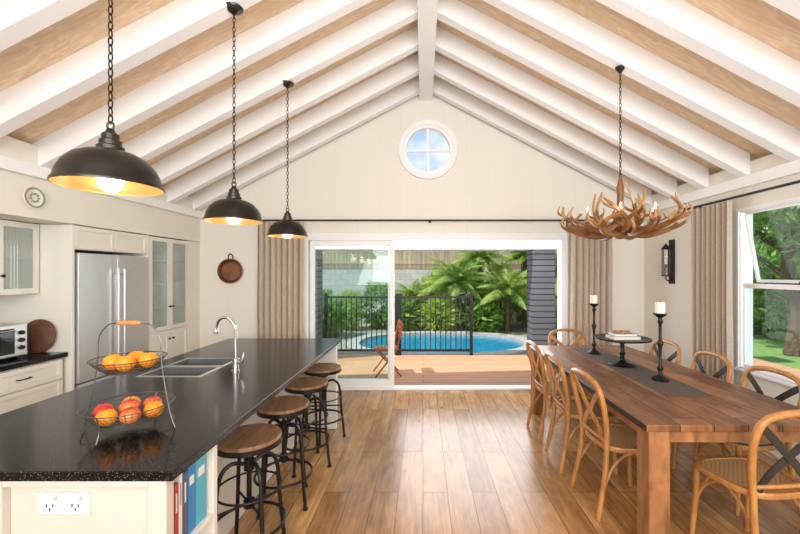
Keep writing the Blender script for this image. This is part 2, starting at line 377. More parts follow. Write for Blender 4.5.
# sliding door
dr=thing('door_1',None,None,(0,0,0),kind='structure')
w=MB();w.box(OX0,OX0+.05,YE-.02,YE+.13,0,OZ);w.box(OX1-.06,OX1,YE-.02,YE+.13,0,OZ);w.box(OX0+.05,OX1-.06,YE-.02,YE+.13,OZ-.06,OZ);w.box(OX0+.05,OX1-.06,YE-.02,YE+.13,0,.03)
w.box(OX0-.04,OX0,YE-.02,YE,0,OZ+.04);w.box(OX1,OX1+.04,YE-.02,YE,0,OZ+.04);w.box(OX0,OX1,YE-.02,YE,OZ,OZ+.04)
part(dr,'door_frame',w,beamw,bevel=.003)
def panel(x0,x1,y):
    w=MB();t=.06
    w.box(x0,x0+t,y,y+.04,.03,2.06);w.box(x1-t,x1,y,y+.04,.03,2.06);w.box(x0+t,x1-t,y,y+.04,2.0,2.06);w.box(x0+t,x1-t,y,y+.04,.03,.13)
    p=part(dr,'sliding_panel',w,beamw,bevel=.003)
    part(p,'glass_pane',MB().box(x0+t,x1-t,y+.018,y+.022,.13,2.0),gld);return p
panel(-1.58,-.43,YE+.07)
p=panel(-1.56,-.40,YE+.015)
part(p,'handle',MB().box(-.44,-.42,YE-.02,YE+.015,.90,1.15),white,'white pull handle',bevel=.004)
# east window: two bays, open awning sash above, fixed below
wd=thing('window_2',None,None,kind='structure')
w=MB();X0=XR-.012;q_=.025
for (a,b,c,d) in [(WY0-q_,WY1+q_,WZ1,WZ1+q_),(WY0-q_,WY1+q_,WZ0-q_,WZ0),(WY0-q_,WY0,WZ0,WZ1),(WY1,WY1+q_,WZ0,WZ1)]: w.box(X0,XR,a,b,c,d)
w.box(X0-.03,XR,WY0-.05,WY1+.05,WZ0-.025,WZ0)
q_=.012
w.box(XR,XR+.12,WY0,WY0+q_,WZ0,WZ1);w.box(XR,XR+.12,WY1-q_,WY1,WZ0,WZ1);w.box(XR,XR+.12,WY0+q_,WY1-q_,WZ1-q_,WZ1);w.box(XR,XR+.12,WY0+q_,WY1-q_,WZ0,WZ0+q_)
part(wd,'window_frame',w,beamw,bevel=.002)
ym=(WY0+WY1)/2-.1
w=MB();w.box(XR+.02,XR+.06,ym-.02,ym+.02,WZ0+.012,WZ1-.012)
bays=((WY0+.012,ym-.02),(ym+.02,WY1-.012))
for a,b in bays: w.box(XR+.02,XR+.06,a,b,1.485,1.51)
part(wd,'window_mullion',w,beamw,bevel=.002)
for a,b in bays:
    f=MB();e=.016
    f.box(XR+.025,XR+.055,a,a+e,WZ0+.012,1.485);f.box(XR+.025,XR+.055,b-e,b,WZ0+.012,1.485);f.box(XR+.025,XR+.055,a+e,b-e,1.468,1.485);f.box(XR+.025,XR+.055,a+e,b-e,WZ0+.012,WZ0+.035)
    s_=part(wd,'window_sash',f,beamw,bevel=.002)
    part(s_,'window_pane',MB().box(XR+.038,XR+.042,a+e,b-e,WZ0+.035,1.468),gl)
    hgt=WZ1-.012-1.51
    f=MB();f.box(0,.028,a,a+.022,-hgt,0);f.box(0,.028,b-.022,b,-hgt,0);f.box(0,.028,a+.022,b-.022,-.022,0);f.box(0,.028,a+.022,b-.022,-hgt,-hgt+.025)
    s_=part(wd,'window_sash',f,beamw,loc=(XR+.03,0,WZ1-.013),rot=(0,-.18,0),bevel=.002)
    part(s_,'window_pane',MB().box(.012,.016,a+.022,b-.022,-hgt+.025,-.022),gl)
    part(wd,'window_latch',MB().tube([(XR+.05,(a+b)/2,1.512),(XR+.12,(a+b)/2+.05,1.535)],.005).box(XR+.02,XR+.05,(a+b)/2-.02,(a+b)/2+.02,1.511,1.522),blackm)
# ---------------------------------------------------------------- curtains and rods
def curtain(w,h,folds,seed,amp=.035):
    r=random.Random(seed);mb=MB();nx=folds*10;nz=12;ph=[r.uniform(-.9,.9) for _ in range(folds+2)];am=[r.uniform(.65,1.15) for _ in range(folds+2)]
    vs=[]
    for side in (0,1):
        for j in range(nz+1):
            z=h*j/nz
            for i in range(nx+1):
                t=i/nx;f=t*folds;q=int(f);fr=f-q;sm=fr*fr*(3-2*fr)
                p_=ph[q]*(1-sm)+ph[q+1]*sm;a_=am[q]*(1-sm)+am[q+1]*sm
                a=f*2*pi+p_*(1.1-.8*j/nz)
                y=amp*a_*math.sin(a)
                vs.append(((t-.5)*w+.012*math.cos(a)+.006*math.sin(3*z+seed)*(1-j/nz),y+side*.004,z))
    W=nx+1;H=(nz+1)*W;fs=[]
    for sd in (0,1):
        for j in range(nz):
            for i in range(nx):
                q=(sd*H+j*W+i,sd*H+j*W+i+1,sd*H+(j+1)*W+i+1,sd*H+(j+1)*W+i);fs.append(q if not sd else q[::-1])
    for i in range(nx):
        fs.append((i,H+i,H+i+1,i+1));j=nz*W;fs.append((j+i,j+i+1,H+j+i+1,H+j+i))
    for j in range(nz):
        fs.append((j*W,(j+1)*W,H+(j+1)*W,H+j*W));e=nx;fs.append((j*W+e,H+j*W+e,H+(j+1)*W+e,(j+1)*W+e))
    mb.add(vs,fs,0,True);return mb
G='beige linen curtains'
solo('curtain',curtain(.62,2.285,8,1),linen,'floor-length beige linen curtain beside the sliding glass door','curtain',(-1.93,YE-.11,.02),0,G)
solo('curtain',curtain(.56,2.285,7,2),linen,'floor-length beige linen curtain beside the open doorway','curtain',(2.26,YE-.11,.02),0,G)
solo('curtain',curtain(.54,2.285,8,3),linen,'floor-length beige linen curtain next to the side window','curtain',(XR-.10,3.87,.02),pi/2,G)
def rod(length,nr,loc,rz,lab):
    t=thing('curtain_rod',lab,'curtain rod',loc,rz,'black curtain rods')
    part(t,'pole',MB().tube([(0,0,0),(length,0,0)],.012,10),blackm)
    part(t,'finial',MB().ball((-.015,0,0),.022),blackm);part(t,'finial',MB().ball((length+.015,0,0),.022),blackm)
    for i in range(nr):
        x=.12+(length-.24)*i/(nr-1)
        part(t,'bracket',MB().tube([(x,.0,-.005),(x,.085,-.005)],.008,6).lathe([(0,.08),(.02,.08),(.02,.09),(0,.09)],(x,0,-.005),12,0,False,'y'),blackm)
rod(4.75,3,(-2.28,YE-.11,2.325),0,'long black metal curtain rod above the doors')
rod(2.9,3,(XR-.10,4.25,2.325),-pi/2,'black metal curtain rod above the side window')
# ---------------------------------------------------------------- chain helper
def chain(mb,x,y,z0,z1,ll=.040,r=.0028,wd=.0085):
    n=int((z1-z0)/(ll*.78));st=(z1-z0)/n
    for i in range(n):
        zc=z0+st*(i+.5);a=(i%2)*pi/2
        pts=[]
        for k in range(8):
            t=2*pi*k/8;u=wd*math.cos(t);v=(ll/2)*math.sin(t)
            pts.append((x+u*math.cos(a),y+u*math.sin(a),zc+v))
        mb.tube(pts,r,5,0,True)
    return mb
def pendant(y,lab):
    x=-1.28;top=zb(x)
    t=thing('pendant_lamp',lab,'pendant lamp',(x,y,1.955),0,'industrial dome pendants above the island')
    sh=MB()
    outer=[(.183,0),(.185,.006),(.183,.012),(.176,.02),(.170,.05),(.153,.085),(.124,.118),(.09,.137),(.055,.146),(.047,.15),(.047,.165),(.040,.17)]
    sh.lathe(outer,(0,0,0),40,0);
    part(t,'lamp_shade',sh,gun)
    part(t,'shade_lining',MB().lathe([(.181,.0)]+[(r-.005,max(z-.003,.001)) for r,z in outer[1:9]]+[(.001,.14)],(0,0,0),40),gold,'brass coloured inner lining')
    part(t,'lamp_socket',MB().lathe([(.001,.145),(.038,.15),(.038,.19),(.030,.195),(.030,.215),(.018,.225),(.012,.24),(.001,.24)],(0,0,0),24).tube([(.014*math.cos(a),0,.252+.016*math.sin(a)) for a in [2*pi*q/12 for q in range(12)]],.004,6,0,True),gun)
    part(t,'bulb',MB().ball((0,0,.026),.046,0,16).lathe([(.03,.06),(.02,.09),(.018,.145)],(0,0,0),16),bulbm,'glowing warm bulb')
    part(t,'chain',chain(MB(),0,0,.262,top-1.955-.03),blackm)
    part(t,'canopy',MB().lathe([(.001,-.05),(.012,-.045),(.03,-.03),(.055,-.015),(.06,0),(.001,.0)],(0,0,top-1.955+.005),24),gun)
    l=bpy.data.lights.new('pendant_glow','POINT');l.energy=.8;l.color=(1,.85,.6);l.shadow_soft_size=.05
    lo=bpy.data.objects.new('bulb_light',l);C.objects.link(lo);lo.parent=t;lo.location=(0,0,-.08)
for y in (1.5475,2.5585,3.5695):
    pendant(y,'dark gunmetal dome pendant lamp with brass lining on chain')
# ---------------------------------------------------------------- kitchen left run
def shaker(w,h,t=.02,fr=.055):
    m=MB();m.box(0,fr,0,t,0,h);m.box(w-fr,w,0,t,0,h);m.box(fr,w-fr,0,t,0,fr);m.box(fr,w-fr,0,t,h-fr,h);m.box(fr,w-fr,t*.5,t,fr,h-fr);return m
def frame(w,h,t=.02,fr=.045):
    m=MB();m.box(0,fr,0,t,0,h);m.box(w-fr,w,0,t,0,h);m.box(fr,w-fr,0,t,0,fr);m.box(fr,w-fr,0,t,h-fr,h);return m
def knob(par,x,z): part(par,'knob',MB().lathe([(.006,0),(.006,-.014),(.014,-.018),(.014,-.026),(.001,-.028)],(x,0,z),14,0,False,'y'),blackm,'small dark knob')
def pull(par,x,z,w=.09): part(par,'handle',MB().tube(cat([(x-w/2,0,z),(x-w/2,-.022,z),(x+w/2,-.022,z),(x+w/2,0,z)],4),.005,6),blackm,'dark bar handle')
def reeded(x0,x1,z0,z1):
    n=max(8,int((x1-x0)/.004));fr=[]
    for i in range(n+1):
        x=x0+(x1-x0)*i/n;yv=.010-.0055*abs(math.sin(pi*(x-x0)/.024))
        fr.append((x,yv))
    poly=fr+[(x1,.013),(x0,.013)]
    return MB().prism(poly,z0,z1,'z')
R90=pi/2
def base_unit(y0,w,lab):
    t=thing('base_cabinet',lab,'kitchen cabinet',(-3.12,y0,0),R90,'white base cabinets along the wall')
    part(t,'body',MB().box(0,w,.022,.64,.1,.879).box(0,w,.07,.64,0,.1),cab,bevel=.002)
    for z0,h in ((.70,.165),(.41,.28),(.12,.28)):
        d=part(t,'drawer',shaker(w-.006,h,.02,.04),cab,loc=(.003,0,z0),bevel=.002)
        pull(d,w/2,h/2)
for y0 in (1.94,2.61): base_unit(y0,.665,'white panelled base cabinet with three drawers and dark handles')
solo('worktop',MB().box(-3.765,-3.10,1.92,3.30,.88,.92),granite,'black granite worktop along the kitchen wall','worktop',bevel=.003)
def glassunit(name,x,y0,w,dep,z0,z1,nd,lab,gp=None,extra=None):
    t=thing(name,lab,'kitchen cabinet',(x,y0,0),R90,gp)
    b=MB();b.box(0,.018,.022,dep,z0,z1);b.box(w-.018,w,.022,dep,z0,z1);b.box(.018,w-.018,.022,dep,z0,z0+.018);b.box(.018,w-.018,.022,dep,z1-.018,z1);b.box(.018,w-.018,dep-.012,dep,z0+.018,z1-.018)
    nsh=3 if z1-z0>.8 else 1
    for i in range(nsh):
        zz=z0+(z1-z0)*(i+1)/(nsh+1);b.box(.018,w-.018,.04,dep-.012,zz-.009,zz+.009)
    part(t,'body',b,cab,bevel=.001)
    dw=w/nd
    for i in range(nd):
        d=part(t,'door',frame(dw-.006,z1-z0-.006,.02,.045),cab,loc=(i*dw+.003,0,z0+.003),bevel=.002)
        part(d,'glass_panel',reeded(.045,dw-.051,.045,z1-z0-.051),glr,'reeded glass panel')
        knob(d,dw-.03 if i%2==0 else .025,(z1-z0)*.25)
    return t,nsh
glassunit('wall_cabinet',-3.35,1.98,1.32,.41,1.43,2.035,4,'white wall cabinet with reeded glass doors')
t,_=glassunit('display_cabinet',-3.08,4.255,.70,.68,.93,2.03,2,'white display cabinet with tall glass doors next to fridge')
part(t,'base',MB().box(0,.70,.022,.68,.0,.93),cab,bevel=.002)
for i in range(2):
    d=part(t,'door',shaker(.344,.80),cab,loc=(.003+i*.35,0,.12),bevel=.002);knob(d,.31 if i==0 else .03,.7)
struct('trim_%d'%k,MB().box(-3.76,XL-.005,4.956,YE,0,2.035),cab);k+=1
bowlm=M('white_ceramic',(.82,.82,.80),(.8,.8,.78),.2)
for zi,z in enumerate((1.214,1.489,1.764)):
    for j,yv in enumerate((4.42,4.60,4.78)):
        solo('bowl',MB().lathe([(.001,0),(.035,0),(.06,.03),(.07,.065),(.066,.065),(.055,.032),(.03,.01),(.001,.01)],(0,0,0),20),bowlm,'white ceramic bowl on a cabinet shelf','bowl',(-3.26,yv,z),0,'bowls in the display cabinet')
t=thing('fridge_surround',"white painted cabinet surround above and beside the fridge",'kitchen cabinet',(-3.08,3.31,0),R90)
part(t,'side_panel',MB().box(0,.03,0,.68,0,2.035),cab,bevel=.002)
part(t,'side_panel',MB().box(.91,.94,0,.68,0,2.035),cab,bevel=.002)
part(t,'body',MB().box(.03,.91,.022,.68,1.82,2.035),cab,bevel=.002)
for i in range(2):
    part(t,'door',shaker(.434,.205,.02,.04),cab,loc=(.033+i*.44,0,1.825),bevel=.002)
t=thing('fridge','stainless steel double door fridge with long handles','fridge',(-3.07,3.345,0),R90)
part(t,'body',MB().box(.012,.872,.05,.66,.02,1.785),M('fridge_side',(.3,.3,.31),(.28,.28,.29),.4,.5),bevel=.004)
for i in range(2):
    d=part(t,'door',MB().box(.012+i*.432,.440+i*.432,-.01,.05,.62,1.79),steel,bevel=.008)
    hx=.405 if i==0 else .48
    part(d,'handle',MB().tube([(hx,-.05,.75),(hx,-.05,1.65)],.011,10).tube([(hx,-.05,.8),(hx,-.008,.8)],.008,8).tube([(hx,-.05,1.6),(hx,-.008,1.6)],.008,8),steel,'long vertical steel handle')
d=part(t,'freezer_drawer',MB().box(.012,.872,-.01,.05,.05,.61),steel,bevel=.008)
part(d,'handle',MB().tube([(.1,-.05,.54),(.78,-.05,.54)],.011,10).tube([(.15,-.05,.54),(.15,-.008,.54)],.008,8).tube([(.73,-.05,.54),(.73,-.008,.54)],.008,8),chrome)
part(t,'foot',MB().box(.05,.83,.08,.6,0,.02),blackm)
t=thing('toaster_oven','silver countertop oven with dark glass door','toaster oven',(-3.24,2.66,.92),R90)
part(t,'body',MB().box(0,.44,.0,.34,.02,.28),steel,bevel=.012)
part(t,'door',MB().box(.02,.33,-.012,0,.05,.25),darkglass,bevel=.004)
part(t,'handle',MB().tube([(.04,-.035,.235),(.31,-.035,.235)],.007,8).tube([(.06,-.035,.235),(.06,-.01,.235)],.005,6).tube([(.29,-.035,.235),(.29,-.01,.235)],.005,6),chrome)
for z in (.09,.15,.21): part(t,'knob',MB().lathe([(.018,0),(.016,-.02),(.001,-.02)],(.385,0,z),16,0,False,'y'),blackm)
for x in (.04,.4): part(t,'foot',MB().box(x-.015,x+.015,.03,.31,0,.02),blackm)
o=solo('cutting_board',MB().lathe([(0,0),(.140,0),(.145,.004),(.145,.016),(.140,.02),(0,.02)],(0,0,.145),40,0,False,'y'),boardm,'round dark wooden cutting board leaning upright','cutting board',(-3.33,3.240,.921),0)
o.rotation_euler=(math.radians(-8),0,0)
t=thing('wall_plate','round decorative plate with green rim hung on bulkhead','plate',(XL+.0,2.97,2.20))
part(t,'plate',MB().lathe([(.001,.012),(.05,.012),(.06,.016),(.086,.024),(.088,.02),(.06,.004),(.05,0),(.001,0)],(0,0,0),36,0,False,'x'),cream)
part(t,'rim_band',MB().lathe([(.066,.0185),(.066,.021),(.080,.0245),(.080,.022)],(0,0,0),36,0,True,'x'),M('green_glaze',(.2,.3,.2),(.25,.33,.2),.2,scale=30))
gm=MB()
for q in range(9):
    a=2*pi*q/9;gm.ball((.0165,.032*math.cos(a),.032*math.sin(a)),.009,0,8)
part(t,'painted_motif',gm,M('blue_green_glaze',(.15,.3,.3),(.4,.3,.2),.2,scale=60))
t=thing('copper_pan','round dark copper pan hung on panelled wall','pan',(-2.645,YE+.001,1.64))
part(t,'pan',MB().lathe([(.001,-.012),(.13,-.012),(.155,-.04),(.172,-.04),(.172,-.03),(.14,0),(.001,0)],(0,0,0),40,0,False,'y'),copper)
part(t,'handle',MB().tube(cat([(-.03,-.02,.165),(-.03,-.02,.21),(0,-.02,.235),(.03,-.02,.21),(.03,-.02,.165)],5),.007,6),blackm)
part(t,'hook',MB().tube([(0,.01,.232),(0,-.035,.228),(0,-.037,.245)],.005,6),blackm)
# ---------------------------------------------------------------- island
IX0,IX1,IY0,IY1=-2.05,-.863,1.30,4.0
t=thing('kitchen_island','long white kitchen island with panelled end and book nook','kitchen island',(0,0,0))
b=MB();b.box(-2.02,-2.0,1.36,3.95,.09,.884);b.box(-1.22,-1.2,1.64,3.90,.0,.884);b.box(-2.0,-1.22,1.36,3.95,.09,.11);b.box(-2.0,-1.22,3.93,3.95,.11,.884);b.box(-1.95,-1.25,1.42,3.9,0,.09)
part(t,'body',b,cab)
endm=M('cabinet_paint_dimmed',(.63,.60,.53),(.61,.58,.51),.5,scale=3)  # cabinet paint with shade put into its colour, offsetting strong light on this end
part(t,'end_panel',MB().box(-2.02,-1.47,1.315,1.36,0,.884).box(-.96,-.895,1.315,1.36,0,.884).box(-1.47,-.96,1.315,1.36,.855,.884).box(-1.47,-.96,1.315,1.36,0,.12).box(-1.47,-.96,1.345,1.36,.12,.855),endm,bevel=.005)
part(t,'end_panel',MB().box(-1.22,-.895,3.90,3.95,0,.884),cab,bevel=.003)
b=MB();b.box(-1.2,-.895,1.615,1.645,0,.884);b.box(-1.22,-1.2,1.36,1.615,0,.884);b.box(-1.2,-.895,1.36,1.615,.56,.58);b.box(-1.2,-.895,1.36,1.615,.26,.28);b.box(-1.2,-.895,1.36,1.615,0,.02)
part(t,'book_shelf',b,cab,bevel=.002)
def gslab(xs,ys,z0,z1,holes):
    m=MB();nx,ny=len(xs)-1,len(ys)-1;solid=lambda i,j:0<=i<nx and 0<=j<ny and (i,j) not in holes
    vs=[(x,y,z) for z in (z0,z1) for y in ys for x in xs];N=len(xs)*len(ys)
    I=lambda i,j,k:k*N+j*len(xs)+i
    fs=[]
    for i in range(nx):
        for j in range(ny):
            if not solid(i,j):continue
            fs.append((I(i,j,1),I(i+1,j,1),I(i+1,j+1,1),I(i,j+1,1)));fs.append((I(i,j,0),I(i,j+1,0),I(i+1,j+1,0),I(i+1,j,0)))
            if not solid(i-1,j):fs.append((I(i,j,0),I(i,j,1),I(i,j+1,1),I(i,j+1,0)))
            if not solid(i+1,j):fs.append((I(i+1,j,0),I(i+1,j+1,0),I(i+1,j+1,1),I(i+1,j,1)))
            if not solid(i,j-1):fs.append((I(i,j,0),I(i+1,j,0),I(i+1,j,1),I(i,j,1)))
            if not solid(i,j+1):fs.append((I(i,j+1,0),I(i,j+1,1),I(i+1,j+1,1),I(i+1,j+1,0)))
    return m.add(vs,fs)
solo('island_worktop',gslab([IX0,-1.89,-1.48,IX1],[IY0,2.50,2.755,2.785,3.04,IY1],.885,.92,{(1,1),(1,3)}),granite,'polished black granite island worktop with sink cutouts','worktop',bevel=.003)
t=thing('sink','stainless steel double bowl sink with bright rim in worktop','sink',(-1.685,2.77,.884))
for y0,y1 in ((-.266,-.018),(.018,.266)):
    b=MB();x0,x1=-.202,.202;T=.006;z0=-.17;zt_=.037
    b.box(x0,x1,y0,y1,z0,z0+T);b.box(x0,x0+T,y0,y1,z0+T,zt_);b.box(x1-T,x1,y0,y1,z0+T,zt_);b.box(x0+T,x1-T,y0,y0+T,z0+T,zt_);b.box(x0+T,x1-T,y1-T,y1,z0+T,zt_)
    p=part(t,'bowl',b,sinkst)
    e=.010
    part(p,'rim',MB().box(x0-e,x0+T,y0-e,y1+e,.0365,.040).box(x1-T,x1+e,y0-e,y1+e,.0365,.040).box(x0+T,x1-T,y0-e,y0+T,.0365,.040).box(x0+T,x1-T,y1-T,y1+e,.0365,.040),steel,'bright steel rim')
    part(p,'drain',MB().lathe([(.001,0),(.03,0),(.034,.003),(.038,.001)],(0,(y0+y1)/2,z0+T),20),chrome)
t=thing('kitchen_tap','chrome gooseneck mixer tap behind the sink','tap',(-1.31,2.64,.92))
part(t,'base',MB().lathe([(.001,0),(.028,0),(.028,.008),(.022,.012),(.020,.09),(.014,.095),(.001,.095)],(0,0,0),24),chrome)
part(t,'spout',MB().tube(cat([(0,0,.09),(0,0,.28),(-.015,0,.335),(-.06,0,.375),(-.11,0,.365),(-.135,0,.32),(-.138,0,.28)],6),.011,12).lathe([(.014,0),(.016,.01),(.015,.035),(.011,.04)],(-.138,0,.262),16),chrome)
part(t,'lever',MB().tube([(.018,.0,.06),(.045,.0,.065),(.055,.01,.13)],[.009,.008,.006],8),chrome)
# power outlet
t=thing('power_outlet','white double power outlet on the island end panel','power outlet',(-1.27,1.345,.79))
part(t,'plate',MB().box(-.09,.09,-.014,0,-.036,.036),M('white_plastic',(.93,.93,.92),(.92,.92,.91),.3),bevel=.003)
greyp=M('outlet_grey',(.50,.50,.50),(.46,.46,.46),.4)
for sx in (-.045,.045):
    part(t,'socket',MB().box(sx-.013,sx-.009,-.0155,-.013,-.012,.0).box(sx+.009,sx+.013,-.0155,-.013,-.012,0).box(sx-.002,sx+.002,-.0155,-.013,-.026,-.014),blackm)
    part(t,'switch',MB().box(sx+.014,sx+.026,-.019,-.014,.012,.028),greyp,bevel=.002)
# books
def mkbook(nm,c,th,h,dp,lab,loc,rot,foil,big=False,gp=None):
    t=thing('book',lab,'book',loc,0,gp);t.rotation_euler=rot
    cm=M('book_cover_'+nm,c,tuple(x*.85 for x in c),.35)
    part(t,'cover',MB().box(-dp,0,0,.003,0,h).box(-dp,0,th-.003,th,0,h).box(-.003,0,.003,th-.003,0,h),cm)
    part(t,'pages',MB().box(-dp+.004,-.003,.003,th-.003,.004,h-.004),cream)
    sp_=MB().box(0,.0008,th*.35,th*.65,h*.55,h*.85)
    if big: sp_=MB().box(0,.0008,th*.2,th*.8,h*.66,h*.78)
    part(t,'spine_title',sp_,M('spine_foil_'+nm,foil,rough=.4))
cols=[('white',(.75,.74,.70),.020,.25),('red',(.50,.05,.04),.022,.24),('cream',(.80,.78,.74),.018,.27),('navy',(.08,.10,.16),.026,.255),('blue',(.03,.22,.52),.046,.285),('turquoise',(.07,.45,.62),.072,.29)]
yb=1.366
for i,(nm,c,th,h) in enumerate(cols):
    mkbook(nm,c,th,h,.20,nm+' hardback cookbook standing in the island nook',(-.915,yb,.5805),(0,0,0),(.85,.82,.72) if i in(1,3,4,5) else (.2,.2,.25),th>.03,'cookbooks in the island nook')
    yb+=th+.005
def stool():
    t=thing('bar_stool','industrial bar stool with round wooden seat and black metal legs','stool',(-.98,2.13,0),0,'bar stools along the island')
    part(t,'seat',MB().lathe([(.001,.662),(.168,.662),(.172,.666),(.172,.688),(.169,.692),(.001,.692)],(0,0,0),40),stoolw)
    part(t,'seat_band',MB().lathe([(.150,.645),(.177,.645),(.177,.672),(.1735,.672),(.1735,.65),(.150,.65)],(0,0,0),40,0,True),blackm,'black metal rim')
    part(t,'post',MB().tube([(0,0,.30),(0,0,.662)],.014,10).lathe([(.001,.60),(.05,.60),(.05,.63),(.08,.655),(.001,.655)],(0,0,0),20).lathe([(.028,.50),(.028,.56)],(0,0,0),12).lathe([(.001,.29),(.03,.29),(.03,.33),(.001,.33)],(0,0,0),14),blackm)
    for q in range(4):
        a=pi/4+q*pi/2;c,s=math.cos(a),math.sin(a)
        pts=[(r*c,r*s,z) for r,z in ((.03,.54),(.09,.56),(.14,.53),(.165,.45),(.175,.30),(.205,.012))]
        part(t,'leg',MB().tube(cat(pts,5),.0115,8).lathe([(.001,0),(.018,0),(.018,.012),(.001,.014)],(.206*c,.206*s,0),12).tube([(.02*c,.02*s,.31),(.175*c,.175*s,.31)],.007,6),blackm)
    part(t,'foot_ring',MB().tube([(.19*math.cos(2*pi*q/32),.19*math.sin(2*pi*q/32),.20) for q in range(32)],.009,8,0,True),blackm)
    part(t,'brace_ring',MB().tube([(.172*math.cos(2*pi*q/32),.172*math.sin(2*pi*q/32),.40) for q in range(32)],.006,8,0,True),blackm)
    return t
s0=stool()
for i,y in enumerate((2.66,3.18,3.70)): dup(s0,(-.98,y,0),.3*(i+1))
# fruit stand
t=thing('fruit_stand','two-tier wire fruit basket with wooden handle','fruit stand',(-1.29,1.66,.92))
wirem=M('dark_wire',(.11,.10,.095),(.16,.15,.14),.35,.8)
def basket(rt,rb,z0,z1,rot=0):
    m=MB();ring=lambda r,z,w:m.tube([(r*math.cos(2*pi*q/40),r*math.sin(2*pi*q/40),z) for q in range(40)],w,6,0,True)
    ring(rt,z1,.0024);ring(rb,z0,.0020)
    for f in (.3,.6,.8): ring(rb*f,z0,.0012)
    for f in (.25,.5,.75): ring(rb+(rt-rb)*f**.8,z0+(z1-z0)*f,.0012)
    n=44
    for q in range(n):
        a=2*pi*q/n;c,s=math.cos(a),math.sin(a);rm=rb+(rt-rb)*.5**.8
        m.tube([(.01*c,.01*s,z0),(rb*c,rb*s,z0),(rm*c,rm*s,z0+(z1-z0)*.5),(rt*c,rt*s,z1)],.0011,4)
    return m
LB=.045
part(t,'lower_basket',basket(.168,.105,LB,.110),wirem)
part(t,'upper_basket',basket(.138,.085,.260,.312),wirem)
w=MB()
for s in (-1,1):
    w.tube(cat([(s*.05,0,.465),(s*.095,0,.455),(s*.134,0,.40),(s*.14,0,.312),(s*.148,0,.24),(s*.17,0,.110),(s*.185,0,.05),(s*.20,0,.006)],5),.0025,6)
    w.tube(cat([(s*.20,0,.006),(s*.16,.05*s,.006),(s*.13,.09*s,.03),(s*.105,.03*s,LB)],5),.0025,6)
for a in (pi/2,-pi/2): w.tube(cat([(.168*math.cos(a),.168*math.sin(a),.110),(.155*math.cos(a),.155*math.sin(a),.05),(.17*math.cos(a),.17*math.sin(a),.006)],4),.0025,6)
part(t,'wire_frame',w,wirem)
part(t,'handle',MB().tube([(-.052,0,.465),(-.045,0,.465),(-.02,0,.465),(.02,0,.465),(.045,0,.465),(.052,0,.465)],[.006,.01,.0115,.0115,.01,.006],12),chairw,'turned wooden handle')
def fruit(kind,x,y,z,r,gp,lab):
    t=thing(kind,lab,'fruit',(-1.29+x,1.66+y,.92+z),R.uniform(0,6),gp)
    part(t,'flesh',MB().ball((0,0,0),r,0,20,.93,.12 if kind=='apple' else .03),orange if kind=='orange' else applem)
    if kind=='apple': part(t,'stem',MB().tube([(0,0,r*.75),(.004,0,r*1.1)],.0018,5),bark)
    else: part(t,'stem',MB().lathe([(.001,0),(.005,0),(.004,.002),(.001,.002)],(0,0,r*.90),8),leafd)
for x,y in ((-.055,-.02),(.018,-.045),(.068,.02),(-.01,.055)): fruit('orange',x,y,.262+.036,.037,'oranges in the upper basket','ripe round orange in the upper wire basket')
lo=[('apple',-.095,-.02,0),('orange',-.025,-.09,0),('apple',.055,-.065,0),('orange',.10,.01,0),('apple',.045,.08,0),('orange',-.05,.075,0),('apple',.0,.0,.012)]
for kd,x,y,dz in lo: fruit(kd,x,y,LB+.038+dz,.038,'fruit in the lower basket','red and yellow apple in the lower wire basket' if kd=='apple' else 'bright orange in the lower wire basket')
# ---------------------------------------------------------------- dining table
TX0,TX1,TY0,TY1=1.24,2.38,2.10,4.45
t=thing('dining_table','long rustic reclaimed wood dining table with thick legs','dining table',((TX0+TX1)/2,(TY0+TY1)/2,0))
hx,hy=(TX1-TX0)/2,(TY1-TY0)/2
part(t,'table_top',MB().box(-hx,hx,-hy,hy,.72,.76),tablew,bevel=.006)
part(t,'apron',MB().box(-hx+.05,-hx+.08,-hy+.12,hy-.12,.65,.72).box(hx-.08,hx-.05,-hy+.12,hy-.12,.65,.72).box(-hx+.14,hx-.14,-hy+.03,-hy+.06,.65,.72).box(-hx+.14,hx-.14,hy-.06,hy-.03,.65,.72),tablew2,bevel=.003)
for sx in (-1,1):
    for sy in (-1,1):
        x=sx*(hx-.085);y=sy*(hy-.075)
        part(t,'leg',MB().box(x-.062,x+.062,y-.062,y+.062,0,.72),tablew2,bevel=.010)
TZ=.76
solo('table_runner',MB().box(1.68,1.99,2.60,4.30,TZ,TZ+.004),runnerm,'narrow dark woven runner along the dining table','table runner')
RZ2=TZ+.004
def candlestick(x,y,lab):
    t=thing('candlestick',lab,'candlestick',(x,y,RZ2),0,'tall dark candlesticks on the table')
    pr=[(.001,0),(.062,0),(.064,.012),(.05,.022),(.028,.035),(.018,.05),(.015,.075),(.026,.09),(.026,.10),(.013,.115),(.011,.20),(.014,.26),(.022,.28),(.024,.30),(.013,.315),(.010,.36),(.012,.44),(.022,.46),(.015,.475),(.015,.49),(.045,.515),(.05,.525),(.044,.528),(.001,.52)]
    part(t,'stem',MB().lathe(pr,(0,0,0),24),blackm)
    c=solo('pillar_candle',MB().lathe([(.001,0),(.036,0),(.036,.085),(.033,.09),(.012,.087),(.001,.086)],(0,0,0),24),cream,'short cream pillar candle on a dark candlestick','candle',(x,y,RZ2+.523),0,'pillar candles')
    part(c,'wick',MB().tube([(0,0,.085),(.001,0,.1)],.0015,5),blackm)
candlestick(1.80,3.98,'tall dark turned metal candlestick on the table runner')
candlestick(1.87,2.98,'tall dark turned metal candlestick on the table runner')
t=thing('cake_stand','dark metal pedestal cake stand on the table runner','cake stand',(1.83,3.47,RZ2))
part(t,'pedestal',MB().lathe([(.001,0),(.11,0),(.115,.008),(.10,.018),(.045,.03),(.022,.05),(.018,.09),(.03,.11),(.018,.13),(.018,.19),(.03,.215),(.09,.232),(.001,.232)],(0,0,0),32),blackm)
